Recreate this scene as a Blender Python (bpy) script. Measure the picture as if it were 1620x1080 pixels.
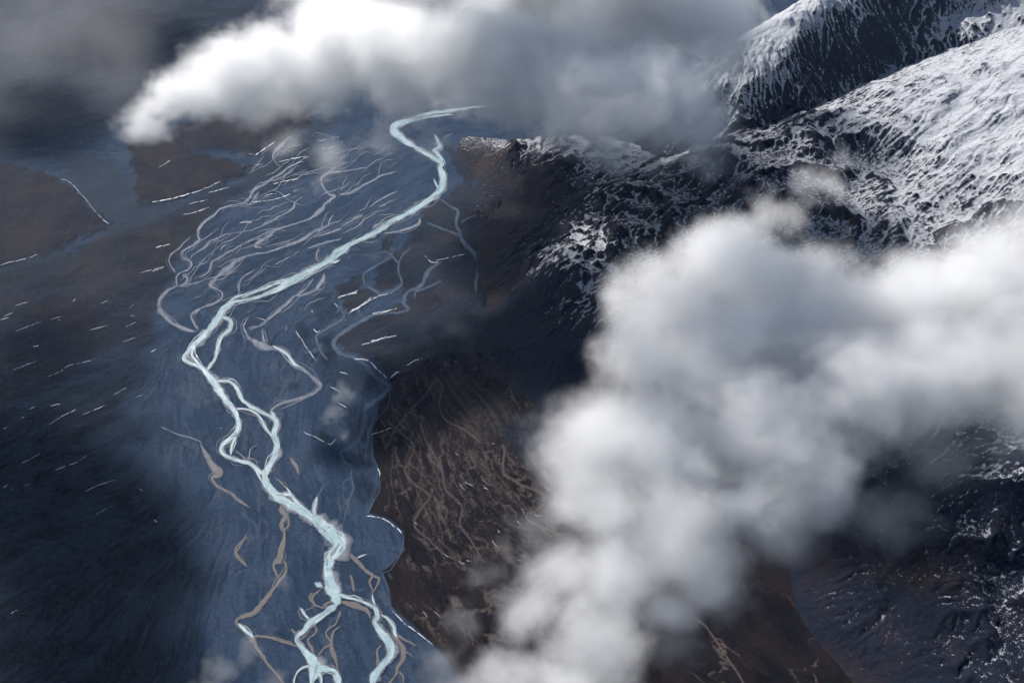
import bpy, math, time
import numpy as np
T0 = time.time()
for o in list(bpy.data.objects):
    bpy.data.objects.remove(o, do_unlink=True)
S = bpy.context.scene
COL = S.collection

# ------------------------------------------------------------------ camera
H = 5000.0                       # metres above the river plain
PITCH = math.radians(36.0)
FP = 1710.0                      # focal length in pixels of a 1620 wide frame
cam = bpy.data.cameras.new('camera'); camo = bpy.data.objects.new('camera', cam); COL.objects.link(camo)
cam.sensor_width = 36.0; cam.lens = 36.0 * FP / 1620.0
cam.clip_start = 10.0; cam.clip_end = 300000.0
camo.location = (0, 0, H); camo.rotation_euler = (math.pi / 2 - PITCH, 0, 0)
S.camera = camo

# ------------------------------------------------------------------ sky, sun, exposure
SUN_EL, SUN_AZ = math.radians(36), math.radians(-40)      # azimuth from +Y (away from the camera), negative = left
W = bpy.data.worlds.new('World'); S.world = W; W.use_nodes = True
nt = W.node_tree; nt.nodes.clear()
sk = nt.nodes.new('ShaderNodeTexSky'); sk.sky_type = 'NISHITA'; sk.sun_disc = False
sk.sun_elevation = SUN_EL; sk.sun_rotation = SUN_AZ; sk.altitude = 2000; sk.dust_density = 3.0
bg = nt.nodes.new('ShaderNodeBackground'); bg.inputs[1].default_value = 0.065
wo = nt.nodes.new('ShaderNodeOutputWorld')
nt.links.new(sk.outputs[0], bg.inputs[0]); nt.links.new(bg.outputs[0], wo.inputs[0])
sl = bpy.data.lights.new('sun', 'SUN'); sl.energy = 4.6; sl.angle = math.radians(0.5); sl.color = (1.0, 0.965, 0.92)
so = bpy.data.objects.new('sun', sl); COL.objects.link(so)
so.rotation_euler = (math.pi / 2 - SUN_EL, 0, math.pi - SUN_AZ)   # pointing from the back left towards the viewer
from mathutils import Vector
_d = Vector((math.sin(SUN_AZ) * math.cos(SUN_EL), math.cos(SUN_AZ) * math.cos(SUN_EL), math.sin(SUN_EL)))
so.rotation_euler = _d.to_track_quat('Z', 'Y').to_euler()
so.location = (0, 0, 9000)
S.view_settings.view_transform = 'Standard'; S.view_settings.look = 'None'
S.view_settings.exposure = 0.55; S.view_settings.gamma = 1.0
S.render.engine = 'CYCLES'
cy = S.cycles
cy.use_adaptive_sampling = True; cy.adaptive_threshold = 0.04; cy.adaptive_min_samples = 12
cy.use_denoising = True
cy.max_bounces = 8; cy.diffuse_bounces = 2; cy.glossy_bounces = 1; cy.volume_bounces = 6; cy.sample_clamp_indirect = 6.0; cy.transparent_max_bounces = 8
cy.volume_step_rate = 1.0; cy.volume_max_steps = 256
cy.caustics_reflective = False; cy.caustics_refractive = False

# ------------------------------------------------------------------ projection helpers
SP, CP = math.sin(PITCH), math.cos(PITCH)
def P(px, py, h=0.0):
    """point at height h seen at pixel (px, py) of the 1620x1080 photograph"""
    px = np.asarray(px, float); py = np.asarray(py, float); h = np.asarray(h, float)
    a = (px - 810.0) / FP; b = -(py - 540.0) / FP
    dx, dy, dz = a, CP + b * SP, -SP + b * CP
    t = (h - H) / dz
    return np.stack([dx * t, dy * t, h + 0 * t], -1)
def proj(x, y, z):
    dep = y * CP + (H - z) * SP
    up = y * SP - (H - z) * CP
    return 810 + FP * x / dep, 540 - FP * up / dep

# ------------------------------------------------------------------ noise helpers
_rng = np.random.RandomState(7)
_PERM = _rng.permutation(256); _PERM = np.concatenate([_PERM, _PERM])
_G = np.stack([np.cos(np.arange(256) * 2.399), np.sin(np.arange(256) * 2.399)], -1)
def gnoise(x, y, seed=0):
    xi = np.floor(x).astype(np.int64); yi = np.floor(y).astype(np.int64)
    xf = x - xi; yf = y - yi
    u = xf * xf * xf * (xf * (xf * 6 - 15) + 10); v = yf * yf * yf * (yf * (yf * 6 - 15) + 10)
    def g(ix, iy, fx, fy):
        h = _PERM[(_PERM[(ix + seed * 17) & 255] + iy + seed * 31) & 255]
        gg = _G[h]
        return gg[..., 0] * fx + gg[..., 1] * fy
    a = g(xi, yi, xf, yf); b = g(xi + 1, yi, xf - 1, yf)
    c = g(xi, yi + 1, xf, yf - 1); d = g(xi + 1, yi + 1, xf - 1, yf - 1)
    return (a + (b - a) * u + ((c + (d - c) * u) - (a + (b - a) * u)) * v) * 1.5
def fbm(x, y, oct=5, seed=0, gain=0.5, lac=2.03):
    s = 0; a = 1; n = 0
    for k in range(oct):
        s = s + a * gnoise(x, y, seed + k); n += a; a *= gain; x = x * lac + 11.3; y = y * lac + 5.7
    return s / n * 1.6
def ridged(x, y, oct=5, seed=0, gain=0.5, lac=2.05):
    s = 0; a = 1; n = 0; w = 1
    for k in range(oct):
        r = 1 - np.abs(gnoise(x, y, seed + k)) * 1.9
        r = np.clip(r, 0, 1) ** 2 * w
        w = np.clip(r * 1.6, 0, 1)
        s = s + a * r; n += a; a *= gain; x = x * lac + 3.1; y = y * lac + 9.2
    return s / n
def sstep(a, b, x):
    t = np.clip((x - a) / (b - a), 0, 1); return t * t * (3 - 2 * t)
def polysd(poly, x, y):
    """signed distance to a polygon (positive inside)"""
    p = np.asarray(poly, float); n = len(p)
    d = np.full(x.shape, 1e18); inside = np.zeros(x.shape, bool)
    for i in range(n):
        ax, ay = p[i]; bx, by = p[(i + 1) % n]
        ex, ey = bx - ax, by - ay; wx, wy = x - ax, y - ay
        t = np.clip((wx * ex + wy * ey) / (ex * ex + ey * ey), 0, 1)
        dd = (wx - ex * t) ** 2 + (wy - ey * t) ** 2
        d = np.minimum(d, dd)
        if ay != by:
            c = ((ay > y) != (by > y)) & (x < (bx - ax) * (y - ay) / (by - ay) + ax)
            inside ^= c
    return np.where(inside, 1, -1) * np.sqrt(d)

# ------------------------------------------------------------------ mesh helpers
def grid_mesh(name, X, Y, Z, mat, attrs=None, keep=None):
    r, c = X.shape
    co = np.stack([X, Y, Z], -1).reshape(-1, 3).astype(np.float32)
    idx = np.arange(r * c).reshape(r, c)
    q = np.stack([idx[:-1, :-1], idx[:-1, 1:], idx[1:, 1:], idx[1:, :-1]], -1).reshape(-1, 4)
    a, b, d = co[q[0, 0]], co[q[0, 1]], co[q[0, 3]]
    if np.cross(b - a, d - a)[2] < 0: q = q[:, ::-1]
    if keep is not None:
        k = keep.reshape(-1); q = q[k[q].any(1)]
        used = np.zeros(r * c, bool); used[q.reshape(-1)] = True
        remap = np.cumsum(used) - 1; q = remap[q]; co = co[used]
    else: used = slice(None)
    return raw_mesh(name, co, q, mat, {k: v.reshape(-1)[used] for k, v in (attrs or {}).items()})
def raw_mesh(name, co, q, mat, attrs=None, smooth=True):
    me = bpy.data.meshes.new(name); nf, k = q.shape
    me.vertices.add(len(co)); me.vertices.foreach_set('co', np.ascontiguousarray(co, np.float32).ravel())
    me.loops.add(nf * k); me.loops.foreach_set('vertex_index', np.ascontiguousarray(q, np.int32).ravel())
    me.polygons.add(nf); me.polygons.foreach_set('loop_start', np.arange(0, nf * k, k, dtype=np.int32))
    me.update(calc_edges=True)
    if smooth: me.polygons.foreach_set('use_smooth', np.ones(nf, bool))
    for n, v in (attrs or {}).items():
        at = me.attributes.new(n, 'FLOAT', 'POINT'); at.data.foreach_set('value', np.ascontiguousarray(v, np.float32))
    me.materials.append(mat)
    o = bpy.data.objects.new(name, me); COL.objects.link(o)
    return o
def tag(o, label=None, cat=None, kind=None, group=None):
    if label: o['label'] = label
    if cat: o['category'] = cat
    if kind: o['kind'] = kind
    if group: o['group'] = group
    return o

# ------------------------------------------------------------------ node helper
class NB:
    def __init__(s, name):
        s.m = bpy.data.materials.new(name); s.m.use_nodes = True; s.t = s.m.node_tree; s.t.nodes.clear()
    def n(s, typ, ins=None, **kw):
        nd = s.t.nodes.new('ShaderNode' + typ)
        for k, v in kw.items(): setattr(nd, k, v)
        for k, v in (ins or {}).items():
            i = nd.inputs[k]
            if hasattr(v, 'links') or hasattr(v, 'is_output'): s.t.links.new(v, i)
            else: i.default_value = v
        return nd
    def attr(s, name): return s.n('Attribute', attribute_name=name).outputs['Fac']
    def pos(s): return s.n('NewGeometry').outputs['Position']
    def math(s, op, a, b=0.0, c=0.0, clamp=False):
        nd = s.n('Math', operation=op, use_clamp=clamp)
        for i, v in enumerate((a, b, c)):
            if hasattr(v, 'is_output'): s.t.links.new(v, nd.inputs[i])
            else: nd.inputs[i].default_value = v
        return nd.outputs[0]
    def noise(s, vec, scale, detail=4, rough=0.55, dist=0.0):
        return s.n('TexNoise', {'Vector': vec, 'Scale': scale, 'Detail': detail, 'Roughness': rough, 'Distortion': dist}).outputs['Fac']
    def mapr(s, v, a, b, c=0.0, d=1.0, smooth=True):
        nd = s.n('MapRange', {'Value': v, 'From Min': a, 'From Max': b, 'To Min': c, 'To Max': d})
        nd.interpolation_type = 'SMOOTHSTEP' if smooth else 'LINEAR'; nd.clamp = True
        return nd.outputs[0]
    def mix(s, f, a, b):
        nd = s.n('Mix', data_type='RGBA')
        for i, v in ((0, f), (6, a), (7, b)):
            if hasattr(v, 'is_output'): s.t.links.new(v, nd.inputs[i])
            else: nd.inputs[i].default_value = v if i == 0 else (*v, 1.0) if len(v) == 3 else v
        return nd.outputs[2]
    def out(s, sh, vol=False):
        o = s.n('OutputMaterial'); s.t.links.new(sh, o.inputs['Volume' if vol else 'Surface']); return s.m
    def vscale(s, vec, sc):
        nd = s.n('VectorMath', operation='MULTIPLY'); s.t.links.new(vec, nd.inputs[0]); nd.inputs[1].default_value = sc
        return nd.outputs[0]

# ================================================================== GROUND
def axis(lo, hi, step, before, after):
    return np.concatenate([before, np.arange(lo, hi, step), after])
GX = axis(-240, 1700, 1.5, [-6000, -3000, -1600, -1000, -700, -500, -400, -320], [1720, 1800, 1950, 2200, 2600, 3300, 5000, 8000])
GY = axis(-60, 1180, 1.5, [-600, -520, -440, -360, -300, -240, -190, -150, -110, -80], [1190, 1230, 1300, 1420, 1600, 1900, 2400])
PX, PY = np.meshgrid(GX, GY)
W0 = P(PX, PY, 0.0); WX, WY = W0[..., 0], W0[..., 1]
# flow directions (in the photograph's plane), blended as undirected lines
arrows = [(50,500,1,-.25),(150,650,1,-.4),(50,800,1,-.35),(200,800,.8,-.6),(300,900,.6,-.8),(150,1000,.8,-.6),(250,480,1,-.35),
 (300,350,1,-.45),(450,300,1,-.3),(450,400,1,-.45),(600,330,1,-.4),(400,550,.5,-.7),(300,640,-.25,-1),(400,650,-.5,-1),(450,800,-.5,-1),
 (400,950,.1,-1),(550,950,-.3,-1),(560,700,.05,-1),(600,800,-.3,-1),(650,450,1,-.5),(600,520,1,-.4),(150,300,1,-.2),(50,150,1,-.15),
 (690,640,.2,1),(700,750,.5,.8),(800,760,.8,.5),(650,900,.3,1),(850,850,.8,.5),(1100,1000,.8,.6),(760,640,.8,.6),(740,500,.6,-.6)]
cx = np.zeros(PX.shape); sx = np.zeros(PX.shape)
for ax, ay, dx, dy in arrows:
    w = np.exp(-((PX - ax) ** 2 + (PY - ay) ** 2) / (2 * 85.0 ** 2)) + 1e-9
    a2 = 2 * math.atan2(dy, dx); cx += w * math.cos(a2); sx += w * math.sin(a2)
ang = np.arctan2(sx, cx) / 2 + 0.5 * fbm(WX / 900, WY / 900, 3, 40) 
FX, FY = np.cos(ang), np.sin(ang)
def lic(src, steps, stride):
    """smear a noise field along the flow lines"""
    r, c = src.shape; acc = src.copy(); n = 1
    for sgn in (1, -1):
        ix, iy = np.meshgrid(np.arange(c, dtype=np.float32), np.arange(r, dtype=np.float32))
        dxp, dyp = None, None
        for k in range(steps):
            jx = np.clip(ix, 0, c - 1).astype(np.int32); jy = np.clip(iy, 0, r - 1).astype(np.int32)
            vx, vy = FX[jy, jx], FY[jy, jx]
            if dxp is not None:
                fl = np.where(vx * dxp + vy * dyp < 0, -1.0, 1.0); vx = vx * fl; vy = vy * fl
            else: vx, vy = vx * sgn, vy * sgn
            dxp, dyp = vx, vy
            ix = ix + vx * stride; iy = iy + vy * stride
            acc += src[np.clip(iy, 0, r - 1).astype(np.int32), np.clip(ix, 0, c - 1).astype(np.int32)]; n += 1
    acc /= n
    return acc / (acc.std() + 1e-9)
L1 = lic(fbm(WX / 36, WY / 36, 3, 3), 11, 1.7)
L2 = lic(fbm(WX / 190, WY / 190, 6, 9, .6), 9, 1.8)
L3 = lic(fbm(WX / 480, WY / 480, 5, 19, .55), 12, 3.0)
Lm = lic(fbm(WX / 82 + .9 * fbm(WX / 200, WY / 200, 3, 33), WY / 82 + .9 * fbm(WX / 200, WY / 200, 3, 35), 4, 31), 10, 1.6)
Ln = lic(fbm(WX / 60, WY / 60, 3, 37), 9, 1.2)
def netof(L, w): return np.exp(-(L / w) ** 2)
pat = fbm(WX / 330, WY / 330, 3, 39)
net = np.clip(netof(Lm, .27) * sstep(-.6, .5, pat + .3) + .55 * netof(Ln, .35) * sstep(-.2, .6, fbm(WX / 160, WY / 160, 3, 43)), 0, 1)
net2 = netof(L2, .13) * sstep(-.5, .6, fbm(WX / 400, WY / 400, 3, 45))
Lq = lic(fbm(WX / 150 + .7 * fbm(WX / 260, WY / 260, 3, 133), WY / 150 + .7 * fbm(WX / 260, WY / 260, 3, 135), 4, 131), 15, 1.9)
braid = np.clip(netof(Lq, .2) + .6 * netof(Lq - 1.1, .16), 0, 1) * sstep(-.35, .35, fbm(WX / 380, WY / 380, 3, 137))
wob = fbm(WX / 150, WY / 150, 4, 23)
wx_, wy_ = PX + 7 * wob, PY + 6 * fbm(WX / 150, WY / 150, 4, 29)
wx_ = wx_ + 4 * fbm(WX / 60, WY / 60, 4, 81); wy_ = wy_ + 3 * fbm(WX / 60, WY / 60, 4, 83)
def region(poly, soft=3.0):
    return sstep(-soft, soft, polysd(poly, wx_, wy_))
mesa = [[(-800,330),(-300,300),(20,262),(105,288),(125,310),(140,325),(172,356),(150,368),(118,380),(100,395),(50,408),(0,420),(-800,600)],
        [(215,290),(200,230),(330,180),(470,150),(500,190),(460,215),(412,245),(400,244),(385,238),(330,236),(300,240),(400,262),(385,278),(330,298),(290,310),(215,327)]]
mesa2 = [(330,236),(300,200),(400,170),(480,185),(460,215),(412,245)]
moor = [(-800,600),(0,424),(105,400),(180,362),(230,352),(300,318),(400,280),(440,262),(380,310),(330,345),(316,370),(285,390),(270,440),(248,480),(238,540),(150,562),(100,600),(0,650),(-800,900)]
dark = [(-1200,600),(0,640),(100,590),(238,545),(225,600),(212,650),(226,690),(172,700),(260,760),(300,830),(330,920),(290,1000),(310,1080),(330,1400),(-1200,1400)]  # lower left shade put into the ground as a darker colour
moorc = [[(675,325),(725,300),(800,270),(820,340),(790,400),(790,470),(760,560),(690,600),(616,602),(600,570),(545,555),(532,535),(545,515),(640,478),(635,455),(600,430),(650,370)],
 [(528,455),(570,430),(575,445),(565,462),(535,470)],[(592,430),(600,418),(628,430),(628,455),(600,460)],[(540,475),(580,455),(600,465),(565,490),(555,500)],
 [(605,375),(625,370),(615,400),(605,395)],[(700,230),(760,250),(740,300),(720,262)]]
patch = [[(468,515),(480,510),(495,535),(480,540)],[(505,530),(525,525),(545,590),(560,600),(545,625),(512,605)],[(490,475),(520,460),(535,500),(510,512)],
 [(455,605),(475,600),(478,615),(460,620)],[(560,750),(590,745),(598,775),(575,805),(560,790)],[(565,710),(585,715),(588,735),(570,738)],
 [(220,600),(212,650),(228,690),(175,712),(150,705),(165,650),(195,620)],[(92,680),(150,660),(158,700),(140,735),(90,745)],
 [(258,985),(310,950),(320,1010),(290,1070),(262,1050)],[(500,560),(560,570),(600,600),(585,630),(520,600)],[(495,680),(520,675),(520,695),(500,698)],
 [(420,215),(500,230),(520,262),(440,300),(415,318),(400,300),(430,270)]]
fan = [(616,602),(640,590),(690,560),(780,560),(900,600),(1100,650),(1400,780),(1600,1080),(1700,1400),(760,1400),(735,1080),(700,1035),(650,985),(620,960),(615,930),(605,905),(640,870),(638,840),(615,820),(583,812),(590,790),(600,765),(598,740),(590,720),(588,680),(600,640)]
tan = [(680,600),(720,585),(800,625),(830,660),(800,675),(775,705),(725,690),(700,655)]
greyp = [(785,680),(840,655),(900,672),(900,740),(850,745),(810,712)]
A_brown = np.maximum.reduce([.8 * region(mesa[0], 7), .8 * region(mesa[1], 7), .7 * region(mesa2, 12), 0.85 * region(moor, 12)] + [0.8 * region(p, 2.5) for p in moorc])
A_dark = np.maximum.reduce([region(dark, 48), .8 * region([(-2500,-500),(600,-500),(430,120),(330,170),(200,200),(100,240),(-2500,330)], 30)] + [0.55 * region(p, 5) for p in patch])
A_fan = sstep(-1.5, 1.5, polysd(fan, PX + 2.0 * wob, PY + 2.0 * wob))
A_tan = region(tan, 8) * A_fan
A_grey = .7 * region(greyp, 14)
A_mesa = np.maximum.reduce([region(mesa[0], 5), region(mesa[1], 5), region(mesa2, 5)])
# ---- channel tracks pressed into the ground
R = np.random.RandomState(11)
chan = np.zeros(PX.shape, np.float32)
ox = int(np.searchsorted(GX, -240)); oy = int(np.searchsorted(GY, -60))
def stamp(arr, pts, w, val):
    """pts in photo pixels, w half width"""
    p = np.asarray(pts, float)
    fi = (p[:, 0] + 240) / 1.5 + ox; fj = (p[:, 1] + 60) / 1.5 + oy
    w = np.broadcast_to(np.asarray(w, float), fi.shape) / 1.5; val = np.broadcast_to(val, fi.shape)
    rr = int(math.ceil(w.max() * 2)) + 1
    bi = np.round(fi).astype(int); bj = np.round(fj).astype(int)
    for a in range(-rr, rr + 1):
        for b in range(-rr, rr + 1):
            i = bi + a; j = bj + b
            ok = (i >= 0) & (i < arr.shape[1]) & (j >= 0) & (j < arr.shape[0])
            d2 = (i - fi) ** 2 + (j - fj) ** 2
            v = val * np.exp(-d2 / (2 * (w * 0.6) ** 2))
            np.maximum.at(arr, (j[ok], i[ok]), v[ok].astype(np.float32))
def dense(pts, st=0.7):
    p = np.asarray(pts, float); o = []
    for a, b in zip(p[:-1], p[1:]):
        m = max(2, int(np.hypot(*(b - a)[:2]) / st)); t = np.linspace(0, 1, m, endpoint=False)[:, None]; o.append(a + (b - a) * t)
    return np.concatenate(o)
def smooth_line(pts, n=8):
    p = np.asarray(pts, float); q = np.concatenate([2 * p[:1] - p[1:2], p, 2 * p[-1:] - p[-2:-1]]); o = []
    for i in range(1, len(q) - 2):
        t = np.linspace(0, 1, n, endpoint=False)[:, None]
        a, b, c, d = q[i - 1], q[i], q[i + 1], q[i + 2]
        o.append(.5 * ((2 * b) + (-a + c) * t + (2 * a - 5 * b + 4 * c - d) * t ** 2 + (-a + 3 * b - 3 * c + d) * t ** 3))
    o.append(p[-1:]); return np.concatenate(o)
def sampleflow(x, y):
    i = np.clip(((x + 240) / 1.5 + ox).astype(int), 0, PX.shape[1] - 1); j = np.clip(((y + 60) / 1.5 + oy).astype(int), 0, PX.shape[0] - 1)
    return FX[j, i], FY[j, i], i, j
def wander(n, x, y, hx, hy, steps, stride, curl, follow, seed):
    """n meandering tracks started together; returns [n, steps, 2]"""
    rr = np.random.RandomState(seed); out = []
    th = np.arctan2(hy, hx); om = np.zeros(n); ph = rr.rand(n) * 6.28; fr = rr.uniform(.05, .16, n); am = curl * rr.uniform(.5, 1.3, n)
    for k in range(steps):
        vx, vy, _, _ = sampleflow(x, y)
        fl = np.where(vx * np.cos(th) + vy * np.sin(th) < 0, -1, 1)
        ta = np.arctan2(vy * fl, vx * fl); d = (ta - th + np.pi) % (2 * np.pi) - np.pi
        th = th + follow * d; om = om * 0.86 + rr.randn(n) * 0.16
        t2 = th + am * np.sin(ph + k * fr) + om
        x = x + np.cos(t2) * stride; y = y + np.sin(t2) * stride
        out.append(np.stack([x, y], -1))
    return np.stack(out, 1)
SEGS = []          # places where old snow can lie along a track
# fan: many threads running down from the apex
n = 150; a0 = R.rand(n)
fx = 615 + 215 * a0 + R.randn(n) * 8; fy = 610 + 75 * a0 + R.randn(n) * 12 + R.rand(n) ** 2 * 260
tr = wander(n, fx, fy, np.full(n, .45), np.full(n, .9), 260, 1.3, 0.5, 0.12, 5)
for k in range(n):
    L = R.randint(70, 260); w = R.uniform(.55, 1.1) if k % 7 else R.uniform(1.2, 1.8)
    v = R.uniform(.2, .8); m = np.ones(L) * v * np.minimum(1, np.arange(L)[::-1] / 20.0)
    stamp(chan, tr[k, :L], w, m); SEGS.append(tr[k, :L])
fchan = chan * A_fan * (polysd(fan, PX, PY) > 3)
n = 320
fx = R.uniform(610, 920, n); fy = R.uniform(660, 1060, n)
tr = wander(n, fx, fy, R.uniform(-.5, 1, n), np.full(n, .8), 60, 1.2, 1.2, 0.06, 6)
c2 = np.zeros(PX.shape, np.float32)
for k in range(n): stamp(c2, tr[k, :R.randint(20, 60)], R.uniform(.45, .9), R.uniform(.2, .6))
fchan = np.maximum(fchan, c2 * A_fan * (polysd(fan, PX, PY) > 3))
fdist = polysd(fan, PX, PY)
fchan = np.maximum(fchan * .8, net * .62 * A_fan * sstep(2, 14, fdist) * (1 - .8 * A_tan) * sstep(1000, 880, PX))
fchan = np.maximum(fchan, net2 * .7 * A_fan * sstep(2, 10, fdist) * (1 - .7 * A_tan))
def soft3(a): 
    b = a * .4; b[1:] += .15 * a[:-1]; b[:-1] += .15 * a[1:]; b[:, 1:] += .15 * a[:, :-1]; b[:, :-1] += .15 * a[:, 1:]; return b
fchan = soft3(fchan) * 1.25
# road like pale stream on the fan
road = [(718,705),(722,715),(795,705),(798,712),(796,730),(797,750),(810,758),(825,768),(845,775),(857,782),(860,795),(848,808),(833,815),(838,825),(860,835),(885,845),(900,852)]
stamp(fchan, dense(smooth_line(road[2:])), 1.9, 1.25)
stamp(fchan, dense(smooth_line([(1080,975),(1110,985),(1130,1010),(1150,1040),(1170,1070),(1185,1100)])), 2.2, .9)
for _l in ([(690,598),(700,612),(695,640),(705,665),(735,680),(760,700)],[(690,598),(672,625),(640,660),(625,680),(615,700),(613,706)],
           [(615,668),(640,690),(655,705),(650,725),(640,745),(655,765),(680,785),(670,800),(655,830),(680,855),(700,875),(720,885)],
           [(665,670),(675,700),(690,725),(700,750),(705,775),(730,800),(728,830),(745,855),(760,880)]):
    stamp(fchan, dense(smooth_line(_l)), 1.8, .95); SEGS.append(dense(smooth_line(_l)))
# faint old channels over the plain and the dark left side
oldc = np.zeros(PX.shape, np.float32)
n = 150
fx = np.concatenate([R.uniform(-100, 330, 95), R.uniform(280, 640, 55)]); fy = np.concatenate([R.uniform(400, 1080, 95), R.uniform(230, 1000, 55)])
tr = wander(n, fx, fy, R.choice([-1, 1], n) * 1.0, R.uniform(-.3, .3, n), 150, 1.4, 0.5, 0.12, 8)
for k in range(n):
    L = R.randint(40, 150); stamp(oldc, tr[k, :L], R.uniform(1.0, 3.0) if k % 4 else R.uniform(3, 7), R.uniform(.3, 1) * np.sin(np.linspace(0.05, 3.1, L)) ** .5)
    SEGS.append(tr[k, :L])
for _l, _w in (([(0,785),(60,765),(130,742),(200,716),(240,700)],4),([(95,745),(92,700),(98,680),(140,665),(190,640),(215,610)],3.5),([(5,845),(30,815),(30,790)],3),([(130,880),(140,790),(160,765),(190,720),(205,690)],4),([(60,470),(110,455),(160,452),(190,420),(200,395)],3),
           ([(0,690),(60,665),(130,655),(190,600),(230,590)],3),([(190,900),(200,850),(240,800),(250,740),(240,690)],4),([(300,1080),(240,1000),(215,930),(250,860)],4),([(40,720),(70,640),(130,600),(200,575)],3),([(0,900),(80,880),(150,850),(230,780)],3)):
    _p = dense(smooth_line(_l)); _p[:, 0] += 3 * gnoise(_p[:, 1] / 17, _p[:, 0] / 17, 77); stamp(oldc, _p, _w, 1.0)
oldc = np.maximum(oldc * .8, np.maximum(net2 * .7, net * .35 * (.3 + .7 * sstep(0, .5, A_dark + A_brown))))
oldc = soft3(oldc) * 1.1
# thin dark cut banks
cut = np.zeros(PX.shape, np.float32); n = 480
fx = R.uniform(180, 620, n); fy = R.uniform(330, 1080, n)
tr = wander(n, fx, fy, R.choice([-1, 1], n) * 1.0, R.uniform(-.3, .3, n), 50, 1.2, 0.7, 0.12, 18)
for k in range(n):
    L = R.randint(10, 50); stamp(cut, tr[k, :L], R.uniform(.55, 1.2), R.uniform(.4, 1) * np.sin(np.linspace(0.1, 3.0, L)))
# tributary channel of grey gravel between the mesas
trib = region([(95,240),(170,250),(215,290),(215,327),(290,315),(250,350),(180,375),(150,370),(172,356),(140,325),(120,300)], 8)
trib = np.maximum(trib, region([(400,262),(470,215),(520,180),(540,185),(480,235),(425,285),(385,290)], 5))
cen = np.clip(1 - np.hypot((PX - 420) / 420, (PY - 620) / 560), 0, 1)
Zg = .8 * fbm(WX / 90, WY / 90, 3, 50) + 9 * A_mesa * (1 + .5 * fbm(WX / 300, WY / 300, 4, 51)) + 5 * A_fan * (1 - .6 * np.clip(fchan, 0, 1)) + 3.0 * A_brown + 1.6 * A_dark * L2 * .4 - 2.5 * cut
braid = soft3(braid) * 1.2
braid = braid * sstep(-10, 10, polysd([(380,225),(520,190),(700,230),(740,270),(660,340),(600,430),(560,470),(560,560),(600,640),(585,760),(600,850),(640,960),(640,1100),(320,1100),(320,880),(250,720),(235,560),(270,430)], wx_, wy_))
inner = (PX > -240) & (PX < 1700) & (PY > -60) & (PY < 1180)
Zg = np.where(inner, Zg, 0)

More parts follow.
